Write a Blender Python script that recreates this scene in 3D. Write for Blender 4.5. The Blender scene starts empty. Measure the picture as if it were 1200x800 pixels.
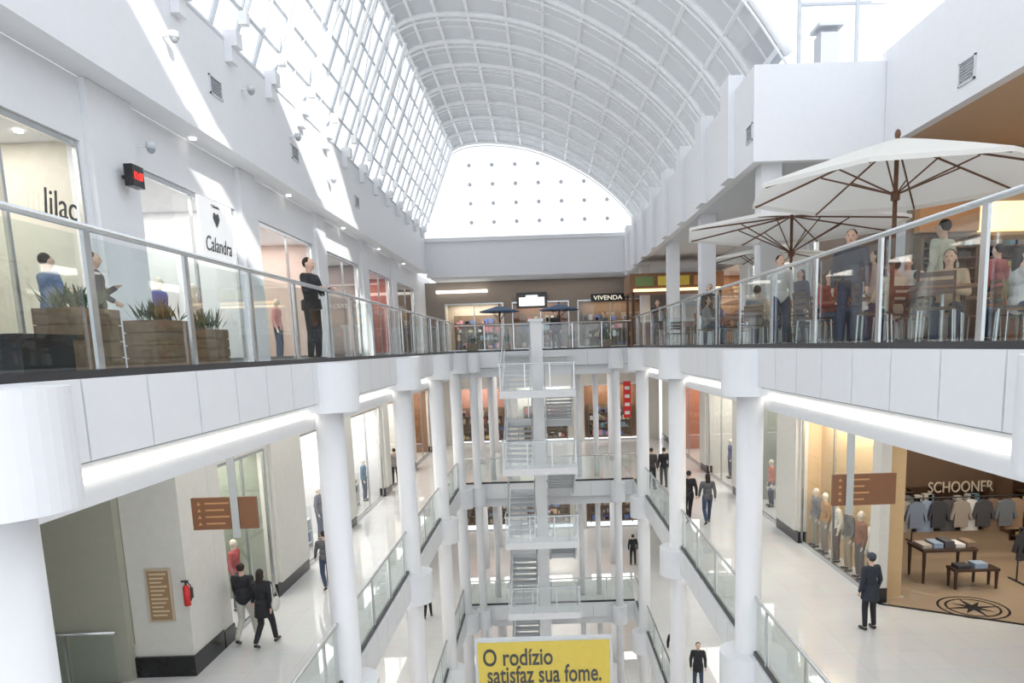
import bpy, math, random
from mathutils import Vector, Matrix
random.seed(4)
S=bpy.context.scene; C=S.collection
S.view_settings.view_transform='Standard'
V=Vector
# ---------------- camera (a shifted lens, like a cropped photograph) -------------
f=850.; pit=math.radians(8.8); rol=.032
U0=V((0,math.sin(pit),math.cos(pit))); D=V((0,math.cos(pit),-math.sin(pit))); X0=V((1,0,0))
R=X0*math.cos(rol)-U0*math.sin(rol); U=U0*math.cos(rol)+X0*math.sin(rol)
cd=bpy.data.cameras.new('camera'); cam=bpy.data.objects.new('camera',cd); C.objects.link(cam)
cam.matrix_world=Matrix(((R.x,U.x,-D.x,0),(R.y,U.y,-D.y,0),(R.z,U.z,-D.z,0),(0,0,0,1)))
cd.sensor_width=36; cd.lens=36*f/1200; cd.shift_x=-41/1200; cd.shift_y=138/1200; cd.clip_end=400; cd.clip_start=.05
S.camera=cam
def P(px,py,X=None,Y=None,Z=None):
    d=D*f+R*(px-641)+U*(538-py)
    t=X/d.x if X is not None else (Y/d.y if Y is not None else Z/d.z)
    return d*t
# ---------------- materials ----------------
MC={}
def mat(name,col,rough=.6,metal=0,emit=0,var=.04,scale=6,ecol=None):
    if name in MC: return MC[name]
    m=bpy.data.materials.new(name); m.use_nodes=True; nt=m.node_tree; b=nt.nodes['Principled BSDF']
    tc=nt.nodes.new('ShaderNodeTexCoord'); n=nt.nodes.new('ShaderNodeTexNoise'); n.inputs['Scale'].default_value=scale
    r=nt.nodes.new('ShaderNodeValToRGB')
    r.color_ramp.elements[0].color=tuple(max(0,c*(1-var*2)) for c in col)+(1,); r.color_ramp.elements[1].color=tuple(min(1,c*(1+var)) for c in col)+(1,)
    nt.links.new(tc.outputs['Object'],n.inputs['Vector']); nt.links.new(n.outputs['Fac'],r.inputs['Fac']); nt.links.new(r.outputs['Color'],b.inputs['Base Color'])
    b.inputs['Roughness'].default_value=rough; b.inputs['Metallic'].default_value=metal
    if emit:
        b.inputs['Emission Color'].default_value=tuple(ecol or col)+(1,); b.inputs['Emission Strength'].default_value=emit
    MC[name]=m; return m
def cm(c,rough=.75): return mat('cloth_%02x%02x%02x'%tuple(int(x*255) for x in c),c,rough,var=.1,scale=25)
def glassmat(name,col,base=.04,top=.5,milk=0):
    m=bpy.data.materials.new(name); m.use_nodes=True; nt=m.node_tree; nt.nodes.clear(); N=nt.nodes.new; L=nt.links.new
    o=N('ShaderNodeOutputMaterial'); t=N('ShaderNodeBsdfTransparent'); g=N('ShaderNodeBsdfGlossy')
    mx=N('ShaderNodeMixShader'); lw=N('ShaderNodeLayerWeight'); lw.inputs[0].default_value=.5
    pw=N('ShaderNodeMath'); pw.operation='POWER'; pw.inputs[1].default_value=4; ma=N('ShaderNodeMath'); ma.operation='MULTIPLY_ADD'; ma.inputs[1].default_value=top; ma.inputs[2].default_value=base
    t.inputs[0].default_value=col+(1,); g.inputs['Roughness'].default_value=.03
    L(lw.outputs['Facing'],pw.inputs[0]); L(pw.outputs[0],ma.inputs[0]); L(ma.outputs[0],mx.inputs[0]); L(t.outputs[0],mx.inputs[1]); L(g.outputs[0],mx.inputs[2])
    out=mx
    if milk:
        d=N('ShaderNodeBsdfDiffuse'); d.inputs[0].default_value=(.85,.87,.88,1); m2=N('ShaderNodeMixShader'); m2.inputs[0].default_value=milk; L(mx.outputs[0],m2.inputs[1]); L(d.outputs[0],m2.inputs[2]); out=m2
    L(out.outputs[0],o.inputs[0]); return m
GL=glassmat('rail_glass',(.86,.93,.91),.13,.5); GW=glassmat('window_glass',(.97,.99,.98),.07,.35); GR=glassmat('roof_glass',(.98,.99,1),.02,.1); GS=glassmat('stair_glass',(.92,.95,.95),.1,.3,.14)
def transmat(name,col,fac):
    m=bpy.data.materials.new(name); m.use_nodes=True; nt=m.node_tree; nt.nodes.clear()
    o=nt.nodes.new('ShaderNodeOutputMaterial'); d=nt.nodes.new('ShaderNodeBsdfDiffuse'); t=nt.nodes.new('ShaderNodeBsdfTranslucent'); mx=nt.nodes.new('ShaderNodeMixShader')
    n=nt.nodes.new('ShaderNodeTexNoise'); n.inputs['Scale'].default_value=3; r=nt.nodes.new('ShaderNodeValToRGB')
    r.color_ramp.elements[0].color=tuple(c*.95 for c in col)+(1,); r.color_ramp.elements[1].color=col+(1,)
    nt.links.new(n.outputs['Fac'],r.inputs['Fac']); nt.links.new(r.outputs[0],d.inputs[0]); nt.links.new(r.outputs[0],t.inputs[0]); mx.inputs[0].default_value=fac
    nt.links.new(d.outputs[0],mx.inputs[1]); nt.links.new(t.outputs[0],mx.inputs[2]); nt.links.new(mx.outputs[0],o.inputs[0]); return m
VAULT=transmat('vault_panel',(.55,.57,.6),.15); NEARR=transmat('diffuser_panel',(.95,.97,1),.75); CANV=transmat('canvas',(.86,.85,.81),.3)  # NEARR diffuses daylight through the added near roof and walls
def marble(name,col,rough):
    m=bpy.data.materials.new(name); m.use_nodes=True; nt=m.node_tree; b=nt.nodes['Principled BSDF']
    tc=nt.nodes.new('ShaderNodeTexCoord'); br=nt.nodes.new('ShaderNodeTexBrick'); br.offset=0; br.inputs['Scale'].default_value=1
    br.inputs['Brick Width'].default_value=.8; br.inputs['Row Height'].default_value=.8; br.inputs['Mortar Size'].default_value=.004
    br.inputs['Color1'].default_value=col+(1,); br.inputs['Color2'].default_value=tuple(c*.97 for c in col)+(1,); br.inputs['Mortar'].default_value=tuple(c*.8 for c in col)+(1,)
    n=nt.nodes.new('ShaderNodeTexNoise'); n.inputs['Scale'].default_value=2.5; n.inputs['Detail'].default_value=6
    mx=nt.nodes.new('ShaderNodeMixRGB'); mx.blend_type='MULTIPLY'; mx.inputs[0].default_value=.12
    nt.links.new(tc.outputs['Object'],br.inputs['Vector']); nt.links.new(tc.outputs['Object'],n.inputs['Vector']); nt.links.new(br.outputs[0],mx.inputs[1]); nt.links.new(n.outputs['Color'],mx.inputs[2])
    nt.links.new(mx.outputs[0],b.inputs['Base Color']); b.inputs['Roughness'].default_value=rough; return m
FLOOR=marble('cream_marble',(.79,.785,.775),.03); FLW=marble('shop_floor',(.5,.38,.27),.12)
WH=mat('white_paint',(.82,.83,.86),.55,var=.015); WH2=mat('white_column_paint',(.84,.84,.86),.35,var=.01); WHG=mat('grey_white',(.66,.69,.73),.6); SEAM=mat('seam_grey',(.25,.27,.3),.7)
PWH=mat('panel_white_glow',(.9,.9,.9),emit=.35)  # faint glow added to keep the shaded sign panel white
STEEL=mat('brushed_steel',(.6,.62,.63),.25,.9); DARK=mat('dark_metal',(.05,.05,.055),.4,.3); BLACK=mat('black_stone',(.015,.015,.017),.25)
RIB=mat('white_steel',(.93,.94,.95),.45); CREAM=mat('cream_wall',(.73,.71,.66),.6); OLIVE=mat('olive_wall',(.45,.44,.36),.6); WARMSOF=mat('warm_lit_soffit',(.6,.42,.28),.6)  # soffit tone has warm lamp light put into its colour
WOOD=mat('brown_wood',(.27,.13,.06),.45,var=.2,scale=14); DWOOD=mat('dark_wood',(.07,.035,.02),.35,var=.2,scale=14); LWOOD=mat('planter_wood',(.2,.13,.075),.6,var=.25,scale=12); RIBW=mat('rib_wood',(.16,.07,.035),.5,var=.2,scale=14)
SIGNB=mat('sign_brown',(.21,.09,.04),.45); ORG=mat('sign_orange',(.55,.28,.12),.5); COVE=mat('cove_light',(1,.97,.88),emit=2.2); LAMP=mat('lamp_glow',(1,.96,.86),emit=5)
YEL=mat('sign_yellow',(.76,.58,.09),.4); RED=mat('red_paint',(.7,.03,.03),.35); REDL=mat('red_led',(1,.03,.02),emit=3); SKIN=mat('skin',(.72,.47,.35),.5,var=.03)
LEAF=mat('leaf_green',(.04,.09,.03),.5,var=.3,scale=20); MANQ=mat('mannequin_skin',(.8,.72,.62),.4); INK=mat('letter_dark',(.06,.06,.06),.4); GOLD=mat('letter_cream',(.9,.85,.7),emit=.5); GREYV=mat('vent_grey',(.35,.37,.4),.5); WARM=mat('warm_glow',(1,.75,.4),emit=1.6); TREAD=mat('tread_grey',(.5,.52,.55),.5)
# ---------------- mesh builder ----------------
OFF={}
class MB:
    def __init__(s): s.v=[]; s.f=[]
    def box(s,a,b):
        x0,x1=sorted((a[0],b[0])); y0,y1=sorted((a[1],b[1])); z0,z1=sorted((a[2],b[2])); n=len(s.v)
        s.v+=[(x0,y0,z0),(x1,y0,z0),(x1,y1,z0),(x0,y1,z0),(x0,y0,z1),(x1,y0,z1),(x1,y1,z1),(x0,y1,z1)]
        s.f+=[tuple(n+i for i in q) for q in ((3,2,1,0),(4,5,6,7),(0,1,5,4),(1,2,6,5),(2,3,7,6),(3,0,4,7))]; return s
    def rings(s,rs,closed=False):
        n0=len(s.v); k=len(rs[0])
        for r in rs: s.v+=[tuple(p) for p in r]
        m=len(rs)
        for i in range(m if closed else m-1):
            for j in range(k):
                a=n0+i*k+j; b=n0+i*k+(j+1)%k; c=n0+((i+1)%m)*k+(j+1)%k; d=n0+((i+1)%m)*k+j; s.f.append((a,b,c,d))
        if not closed: s.f.append(tuple(n0+j for j in range(k))[::-1]); s.f.append(tuple(n0+(m-1)*k+j for j in range(k)))
        return s
    def tube(s,p,q,r0,r1=None,n=10):
        p=V(p); q=V(q); r1=r0 if r1 is None else r1; d=(q-p).normalized(); a=d.orthogonal().normalized(); b=d.cross(a)
        return s.rings([[c+(a*math.cos(t*6.28318/n)+b*math.sin(t*6.28318/n))*r for t in range(n)] for c,r in ((p,r0),(q,r1))])
    def path(s,pts,r,n=8):
        pts=[V(p) for p in pts]; rs=[]; a=None
        for i,p in enumerate(pts):
            d=(pts[min(i+1,len(pts)-1)]-pts[max(i-1,0)]).normalized()
            if a is None: a=d.orthogonal().normalized()
            a=(a-d*a.dot(d)).normalized(); b=d.cross(a)
            rs.append([p+(a*math.cos(t*6.28318/n)+b*math.sin(t*6.28318/n))*r for t in range(n)])
        return s.rings(rs)
    def ball(s,c,r,n=12,m=8):
        if not hasattr(r,'__len__'): r=(r,r,r)
        rs=[]
        for i in range(m+1):
            th=math.pi*(i+.02)/(m+.04); rs.append([(c[0]+r[0]*math.sin(th)*math.cos(t*6.28318/n),c[1]+r[1]*math.sin(th)*math.sin(t*6.28318/n),c[2]-r[2]*math.cos(th)) for t in range(n)])
        return s.rings(rs)
    def cap(s,p,q,r0,r1=None):
        r1=r0 if r1 is None else r1; s.tube(p,q,r0,r1,10); s.ball(p,r0,10,6); return s.ball(q,r1,10,6)
    def prism(s,poly,fn,t):
        return s.rings([[fn(a,b,0) for a,b in poly],[fn(a,b,t) for a,b in poly]])
    def quad(s,*p):
        n=len(s.v); s.v+=[tuple(x) for x in p]; s.f.append(tuple(range(n,n+len(p)))); return s
    def build(s,name,m,parent=None,smooth=False,origin=None):
        if parent is not None: off=OFF[parent.name]
        elif origin is not None: off=V(origin)
        else:
            xs,ys,zs=zip(*s.v); off=V(((min(xs)+max(xs))/2,(min(ys)+max(ys))/2,min(zs)))
        me=bpy.data.meshes.new(name); me.from_pydata([(x-off.x,y-off.y,z-off.z) for x,y,z in s.v],[],s.f); me.validate()
        me.materials.append(m)
        if smooth: me.polygons.foreach_set('use_smooth',[True]*len(me.polygons))
        o=bpy.data.objects.new(name,me); C.objects.link(o)
        if parent is not None: o.parent=parent
        else: o.location=off
        OFF[o.name]=off; return o
def T(o,label,cat,group=None):
    o['label']=label; o['category']=cat
    if group: o['group']=group
    return o
def root(name,loc,label,cat,group=None):
    o=bpy.data.objects.new(name,None); C.objects.link(o); o.location=loc; o.empty_display_size=.1; OFF[o.name]=V(loc); return T(o,label,cat,group)
def ST(mb,name,m,smooth=False):
    o=mb.build(name,m,smooth=smooth); o['kind']='structure'; return o
def dup(r,loc,rz=None,label=None,group=None):
    def cp(o,par):
        c=o.copy(); C.objects.link(c); c.parent=par
        for ch in list(o.children): cp(ch,c)
        return c
    c=cp(r,None); c.location=loc
    if rz is not None: c.rotation_euler=(0,0,rz)
    if label: c['label']=label
    if group: c['group']=group
    return c
def text(s,m,parent,center,right,width,ext=.02,height=None,name='lettering',shear=0,bold=.006):
    cu=bpy.data.curves.new('t','FONT'); cu.body=s; cu.align_x='CENTER'; cu.align_y='CENTER'; cu.extrude=.02; cu.shear=shear; cu.offset=bold
    ob=bpy.data.objects.new('t',cu); C.objects.link(ob); bpy.context.view_layer.update()
    me=bpy.data.meshes.new_from_object(ob.evaluated_get(bpy.context.evaluated_depsgraph_get())); bpy.data.objects.remove(ob)
    xs=[v.co.x for v in me.vertices]; ys=[v.co.y for v in me.vertices]
    sx=width/(max(xs)-min(xs)); sy=height/(max(ys)-min(ys)) if height else sx; cx=(max(xs)+min(xs))/2; cy=(max(ys)+min(ys))/2
    right=V(right); up=V((0,0,1)); nr=right.cross(up); off=OFF[parent.name]
    for v in me.vertices:
        v.co=V(center)+right*((v.co.x-cx)*sx)+up*((v.co.y-cy)*sy)+nr*(v.co.z/.02*ext)-off
    me.materials.clear(); me.materials.append(m); me.name=name
    o=bpy.data.objects.new(name,me); C.objects.link(o); o.parent=parent; OFF[o.name]=off; return o
ORD=['first','second','third','fourth','fifth','sixth','seventh','eighth','ninth','tenth','eleventh','twelfth','thirteenth','fourteenth']
ZF=[-.14,-6.0,-11.7,-17.3]; LN=['top gallery','middle gallery','lower gallery','ground floor']
YE=46.
# ---------------- slabs, fascias, coves ----------------
for li,z in enumerate(ZF):
    for sd,xw,nm in ((-1,11,'left'),(1,14,'right')):
        ST(MB().box((sd*3.85,-2,z-.12),(sd*xw,YE,z)),'floor',FLOOR)
        if li==3: continue
        ST(MB().box((sd*4.12,-2,z-.125),(sd*xw,YE,z-1.15)),'ceiling',WH)
        m=MB(); y=-2+.0
        while y<32:
            m.box((sd*3.8,y+.011,z-.68),(sd*3.849,min(y+.984,32),z-.0)); y+=1.0
        ST(m,'trim_1',WH); ST(MB().box((sd*3.852,-2,z-.7),(sd*4.11,31.99,z-.125)),'trim_2',SEAM)
        ST(MB().box((sd*4.08,-2,z-.82),(sd*4.115,31.99,z-.93)),'trim_3',COVE)
    if li<3:
        ST(MB().box((-3.84,32.06,z-.12),(3.84,YE,z)),'floor',FLOOR)
        ST(MB().box((-4.1,32.31,z-.125),(4.1,YE,z-1.1)),'ceiling',WH)
        m=MB(); 
        for k in range(8): m.box((-3.84+k*.96+.006,32,z-.68),(-3.84+k*.96+.954,32.05,z))
        ST(m,'trim_4',WH); ST(MB().box((-3.8,32.06,z-.7),(3.8,32.3,z-.125)),'trim_5',SEAM)
ST(MB().box((-3.84,-2,ZF[3]-.12),(3.84,YE,ZF[3]-.001)),'floor',FLOOR)
# ---------------- railings ----------------
def railing(label,M,u0,u1,z,zh,pitch,ust,thick=.09,grp=None):
    r=root('glass_railing',M((u0+u1)/2,0,z),label,'railing',grp)
    a=M(u0,0,zh); b=M(u1,0,zh); MB().tube(a,b,.032,n=12).build('handrail',STEEL,r,True)
    MB().box(M(u0,-.03,z+.001),M(u1,.03,z+.07)).build('base_channel',DARK,r)
    us=[ust+k*pitch for k in range(-20,40) if u0+.05<ust+k*pitch<u1-.05]
    for u in us: MB().box(M(u-thick/2,-.02,z+.07),M(u+thick/2,.012,zh-.02)).build('post',STEEL,r)
    e=[u0]+us+[u1]
    for p,q in zip(e,e[1:]): MB().quad(M(p+.07,.025,z+.075),M(q-.07,.025,z+.075),M(q-.07,.025,zh-.07),M(p+.07,.025,zh-.07)).build('glass_panel',GL,r)
    return r
XL=lambda s,c:(lambda u,n,z:(s*(c+n),u,z)); YF=lambda c:(lambda u,n,z:(u,c+n,z))
for li,z in enumerate(ZF[:3]):
    h=1.28 if li==0 else 1.15
    railing('clear glass and steel railing along the left edge of the %s'%LN[li],XL(-1,3.9),1.5 if li==0 else 2,31.9,z,z+h,1.75,6.45)
    railing('clear glass and steel railing along the right edge of the %s'%LN[li],XL(1,3.9),1.5 if li==0 else 2,31.9,z,z+h,2.0,6.55)
    railing('glass railing across the far end of the %s'%LN[li],YF(32.12),-3.85,3.85,z,z+1.15,1.28,0,.06)
railing('glass railing in the side corridor beside the poster pier',YF(12.75),-10.7,-8.05,ZF[1],ZF[1]+1.05,1.1,-9,.05)
# ---------------- columns ----------------
def column(x,y,z1,z0,label,drums=True,r=.23,grp='white round columns around the atrium',dr=.54):
    c=root('column',(x,y,z0),label,'column',grp)
    MB().tube((x,y,z0),(x,y,z1),r,n=28).build('shaft',WH2,c,True)
    if drums:
        for z in ZF[:3]:
            if z<z1+2 : MB().tube((x,y,z-.86),(x,y,z-.02),dr,n=40).build('capital',WH,c)
        MB().tube((x,y,z0),(x,y,z0+.12),r+.07,n=28).build('foot_ring',STEEL,c)
for sd,ys,nm in ((-1,[4.9,12.8,19.4,25.6,31.2],'left'),(1,[4.9,13.5,21,28.5],'right')):
    for k,y in enumerate(ys): column(sd*3.82,y,-.8,ZF[3],'tall white round column, %s from the camera along the %s edge of the atrium'%(ORD[k],nm),r=.245)
for x,l in ((-3.1,'left'),(3.1,'right')): column(x,31.62,-.8,ZF[3],'tall white column on the %s beside the stair tower, at the far edge'%l,r=.17,dr=.33)
for li in (1,2,3):
    for x in (-3.5,3.5): column(x,38,ZF[li-1]-1.1,ZF[li],'white round column behind the stair on the %s, %s side'%(LN[li],'left' if x<0 else 'right'),False)
    for x in (-2.5,-1.75,1.5,2.3): column(x,33.2,ZF[li-1]-1.1,ZF[li],'slim white column just behind the stair tower on the %s'%LN[li],False,.12,'slim columns behind the stair on the %s'%LN[li])
    for x in (-2.9,2.9): column(x,42,ZF[li-1]-1.1,ZF[li],'slim white column in the row at the far end of the %s'%LN[li],False,.14,'slim columns at the far end of the %s'%LN[li])
# ---------------- shops ----------------
def fill_light(loc,sx,sy,e,col=(1,.95,.88),rot=(0,0,0)):  # added area fill under a ceiling, no fixture behind it
    l=bpy.data.lights.new('fill_light','AREA'); l.shape='RECTANGLE'; l.size=sx; l.size_y=sy; l.energy=e; l.color=col
    o=bpy.data.objects.new('ceiling_fill_light',l); C.objects.link(o); o.location=loc; o.rotation_euler=rot; return o
def mbx(mb,M,u0,u1,n0,n1,z0,z1): mb.box(M(u0,n0,z0),M(u1,n1,z1)); return mb
PAL=[(.5,.08,.08),(.1,.16,.4),(.75,.73,.7),(.08,.08,.09),(.5,.38,.25),(.6,.3,.35),(.2,.35,.45),(.6,.5,.2),(.35,.3,.28)]
def shelfunit(M,u0,u1,n,z,h,where,fm=None,k=4):
    fm=fm or LWOOD; p=M((u0+u1)/2,n,z); r=root('display_shelf',p,'shelving of colourful merchandise inside '+where,'shelf')
    fr=MB(); 
    for u in (u0,u1): mbx(fr,M,u-.03,u+.03,n-.35,n,z,z+h)
    mbx(fr,M,u0,u1,n-.03,n,z,z+h); fr.build('frame',fm,r)
    for i in range(k):
        zz=z+.15+i*(h-.2)/k; mbx(MB(),M,u0,u1,n-.35,n-.03,zz,zz+.03).build('shelf',fm,r)
        for c in range(3):
            g=MB(); u=u0+.1
            while u<u1-.2:
                w=random.uniform(.12,.3); hh=random.uniform(.12,(h-.2)/k-.12)
                if random.random()<.45: mbx(g,M,u,u+w,n-.3,n-.08,zz+.03,zz+.03+hh)
                u+=w+random.uniform(.05,.3)
            if g.v: g.build('merchandise',cm(PAL[(i*3+c*2+int(abs(u0)*7))%9]),r)['kind']='stuff'
def shop(M,u0,u1,z,zt,depth,back,where,frame=STEEL,goods=True,e=16,mull=2):
    rm=MB(); mbx(rm,M,u0-.1,u1+.1,depth,depth+.1,z,zt+.3); mbx(rm,M,u0-.12,u0-.02,.23,depth-.001,z,zt+.3); mbx(rm,M,u1+.02,u1+.12,.23,depth-.001,z,zt+.3)
    ST(rm,'wall_shop',back); ST(mbx(MB(),M,u0-.01,u1+.01,.23,depth-.001,zt+.02,zt+.1),'ceiling',WH)
    c=M((u0+u1)/2,0,z); r=root('storefront',c,'glazed front of '+where,'storefront')
    fr=MB(); mbx(fr,M,u0,u1,.04,.1,zt-.08,zt); mbx(fr,M,u0,u1,.04,.1,z+.001,z+.12)
    for k in range(mull+1):
        u=u0+(u1-u0)*k/mull; u=min(max(u,u0+.03),u1-.03); mbx(fr,M,u-.03,u+.03,.04,.1,z+.12,zt-.08)
    fr.build('frame',frame,r)
    for k in range(mull):
        a=u0+(u1-u0)*k/mull+.04; b=u0+(u1-u0)*(k+1)/mull-.04; MB().quad(M(a,.07,z+.12),M(b,.07,z+.12),M(b,.07,zt-.08),M(a,.07,zt-.08)).build('pane',GW,r)
    p=M((u0+u1)/2,depth/2,zt); L=abs(u1-u0)
    a=abs(M(0,1,0)[0]-M(0,0,0)[0])>.5
    fill_light(p,depth*.7 if a else L*.8,L*.8 if a else depth*.7,L*e)
    if goods: shelfunit(M,u0+.4,u1-.4,depth-.02,z,2.2,where)
    return r
def wallrun(name,M,spans,u0,u1,z,zt,ztop,m,base=None,th=.22):
    w=MB(); mbx(w,M,u0,u1,0,th,zt,ztop); u=u0; bb=MB()
    for a,b in spans+[(u1,u1)]:
        if a-u>.05:
            mbx(w,M,u,a,0,th,z,zt)
            if base: mbx(bb,M,u-.02,a+.02,-.03,th,z,z+.35)
            if a-u>.6 and u>u0+1 and a<u1-1: mbx(w,M,u+.12,a-.12,-.1,-.001,z+(.36 if base else 0),ztop-.001)
        u=b
    ST(w,name,m)
    if base: ST(bb,'baseboard_'+name.split('_')[1],base)
# top gallery, left
ML=XL(-1,6.9); UL=[(8.2,11.6),(13.1,17.2),(18.4,22.8),(24,28.4),(29.6,34),(35.2,40.4)]
wallrun('wall_left',ML,UL,-2,YE,ZF[0],3.3,4.245,WH)
names=['the nearest upper left shop','the second upper left shop','the third upper left shop','the fourth upper left shop','the fifth upper left shop','the farthest upper left shop']
backs=[mat('pale_back',(.7,.66,.58)),WH,mat('pink_back',(.75,.6,.55)),mat('grey_back',(.25,.2,.2)),mat('red_back',(.4,.12,.1)),DWOOD]
SF=[]
for (a,b),n,bk in zip(UL,names,backs): SF.append(shop(ML,a,b,ZF[0],3.28,3,bk,n,e=26))
c=P(71,240,X=-6.85); text('lilac',INK,SF[0],c,(0,1,0),.72,.006,.36,shear=.15,bold=-.004)
for k in range(8):
    p=(-7.4-.5*(k//4),8.6+.8*(k%4),3.27); T(MB().tube(p,(p[0],p[1],p[2]+.03),.06,n=14).build('downlight',LAMP),'small round glowing downlight in the ceiling of the nearest upper left shop','light','downlights of the nearest upper left shop')
sp=root('shop_sign',(-6.7,15.7,1.95),'white hanging panel sign with script lettering in the second upper left shop window','sign')
MB().box((-6.76,14.95,1.95),(-6.72,16.5,3.2)).build('panel',PWH,sp); text('Calandra',INK,sp,(-6.71,15.72,2.3),(0,1,0),1.2,.004,.3,shear=.25,bold=-.002)
h=MB(); h.prism([(0,-.16),(.15,.02),(.11,.13),(.04,.13),(0,.07),(-.04,.13),(-.11,.13),(-.15,.02)],lambda a,b,t:(-6.715+t,15.7+a,2.82+b),.01); h.build('emblem',INK,sp)
text('Calandra',INK,sp,(-6.71,15.7,3.08),(0,1,0),.35,.004,.06,name='small_lettering')
# left soffit, bulkhead
XB=-6.35; ZB=4.22; ZT=6.45
ST(MB().box((-6.9,-2,ZB+.03),(XB-.201,41.5,ZB+.1)),'ceiling',WH)
b=MB().box((XB,-2,ZB),(XB-.2,41.49,ZT)); b.box((XB+.05,-2,ZB),(XB+.001,41.48,ZB+.22)); ST(b,'wall_left',WH)
for k in range(6): 
    y=9.6+5.4*k; T(MB().tube((-6.72,y,ZB),(-6.72,y,ZB+.029),.06,n=14).build('downlight',LAMP),'small round downlight in the white soffit over the left shops','light','downlights in the left soffit')
def vent(M,u,z,w,h,label):
    p=M(u,0,z); r=root('air_vent',(p[0],p[1],p[2]-h/2),label,'vent','air vents on the white upper walls')
    fr=MB(); mbx(fr,M,u-w/2,u+w/2,-.03,0,z+h/2-.03,z+h/2); mbx(fr,M,u-w/2,u+w/2,-.03,0,z-h/2,z-h/2+.03)
    for s in (-1,1): mbx(fr,M,u+s*(w/2-.015)-.015,u+s*(w/2-.015)+.015,-.03,0,z-h/2,z+h/2)
    fr.build('frame',WHG,r); sl=MB(); k=int(h/.05)
    for i in range(k): mbx(sl,M,u-w/2+.03,u+w/2-.03,-.02,-.002,z-h/2+.03+i*.05,z-h/2+.055+i*.05)
    sl.build('slats',GREYV,r)
MBK=XL(-1,-XB)
for px,py,l in ((252,103,'nearest grey air vent on the left upper wall'),(345,180,'second grey air vent on the left upper wall'),(418,237,'third grey air vent on the left upper wall')):
    p=P(px,py,X=XB); vent(MBK,p.y,p.z,.55,.36,l)
def seccam(p,nx,label):
    r=root('security_camera',p,label,'camera','security cameras on the white walls'); p=V(p)
    MB().tube(p,p+V((nx*.2,0,.02)),.025).build('bracket',WH,r); q=p+V((nx*.2,0,0))
    MB().tube(q+V((0,0,.06)),q-V((0,0,.04)),.08,n=16).build('housing',WHG,r,True); MB().ball(q-V((0,0,.05)),(.065,.065,.07)).build('dome',GREYV,r,True)
seccam(P(163,172,X=-6.8),1,'dome security camera on a bracket above the red digital display')
seccam(P(190,42,X=XB),1,'small camera high on the left upper wall')
for x,y,n in ((283,105,'second'),(340,160,'third'),(383,210,'fourth')): seccam(P(x,y,X=XB),1,'%s camera along the left upper wall'%n)
p=P(158,207,X=-6.6); r=root('digital_display',p,'black box display with red glowing digits on the left pier','display')
MB().box(p+V((-.08,-.17,-.17)),p+V((.06,.17,.17))).build('housing',BLACK,r); text('11:07',REDL,r,p+V((.07,0,0)),(0,1,0),.25,.003,.12,name='digits',bold=-.004); MB().tube(p+V((-.2,0,0)),p+V((-.06,0,0)),.03).build('bracket',DARK,r)
for k in range(15):
    y=9.4+2.2*k; m=MB().box((XB+.003,y,6.0),(XB+.16,y+.3,ZT+.15)).box((XB+.161,y,6.3),(XB+.28,y+.3,ZT+.15))
    T(m.build('wall_bracket',WH),'small white stepped bracket between left wall and slanted glazing','bracket','white brackets along the left upper wall')
# ---------------- left curtain glazing ----------------
w=root('window_1',(-6,25,6.1),'',''); del w['label'],w['category']; w['kind']='structure'
A=V((XB-.05,0,ZT)); B=V((-4.7,0,10.8))
MB().quad(A+V((0,9,0)),A+V((0,41.5,0)),B+V((0,41.5,0)),B+V((0,9,0))).build('glass',GR,w)
m=MB()
for k in range(31): y=9+k*1.083; m.tube(A+V((0,y,0)),B+V((0,y,0)),.055,n=6)
for k in range(7): q=A.lerp(B,k/6); m.tube(q+V((0,9,0)),q+V((0,41.5,0)),.08 if k in(0,6) else .045,n=6)
m.build('mullions',WHG,w)
m=MB()
for k in range(15):
    y=9.6+k*2.2; m.box((-6.05,y-.08,6.75),(-5.87,y+.08,7.0)); m.tube((-5.95,y,6.9),(-4.45,y,10.6),.06,n=8); m.tube((-5.85,y,7.1),(-4.7,y+1.1,10.7),.022,n=6); m.tube((-5.85,y,7.1),(-4.7,y-1.1,10.7),.022,n=6)
m.build('bracing',RIB,w)
# ---------------- vault ----------------
pr=[(-4.7,10.75),(-3.9,11.05),(-2.5,11.12),(-.6,10.85),(1.2,10.2),(3.1,9.1),(4.6,7.8),(5.7,6.35)]
def cr(t):
    n=len(pr)-1; i=min(int(t*n),n-1); u=t*n-i; g=lambda k:V(pr[min(max(k,0),n)]); a,b,c,d=g(i-1),g(i),g(i+1),g(i+2)
    return .5*((2*b)+(c-a)*u+(2*a-5*b+4*c-d)*u*u+(3*b-a-3*c+d)*u**3)
NP=32; prof=[cr(k/NP) for k in range(NP+1)]
YV0,YV1=17.3,41.6
m=MB()
for k in range(NP):
    a,b=prof[k],prof[k+1]; m.quad((a.x,YV0,a.y),(b.x,YV0,b.y),(b.x,YV1,b.y),(a.x,YV1,a.y))
ST(m,'ceiling',VAULT,True)
for i in range(12):
    y=YV0+.08+i*(YV1-YV0-.2)/11; r=root('roof_truss',(0,y,11.5),'white curved truss under the barrel roof','truss','curved trusses under the barrel roof')
    MB().path([(p.x,y,p.y-.06) for p in prof],.1).build('top_chord',RIB,r,True)
    lo=[(prof[k].x*.99,y,prof[k].y-.26) for k in range(0,NP+1)]
    MB().path(lo,.03).build('bottom_chord',RIB,r,True)
    wb=MB()
    for k in range(0,NP,4): wb.tube(lo[k],(prof[k].x,y,prof[k].y-.07),.015,n=4)
    wb.build('web',RIB,r)
for k in range(1,NP,3):
    p=prof[k]; T(MB().box((p.x-.05,YV0,p.y-.09),(p.x+.05,YV1,p.y-.02)).build('roof_purlin',RIB),'long white purlin running the length of the barrel roof','beam','purlins of the barrel roof')
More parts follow.
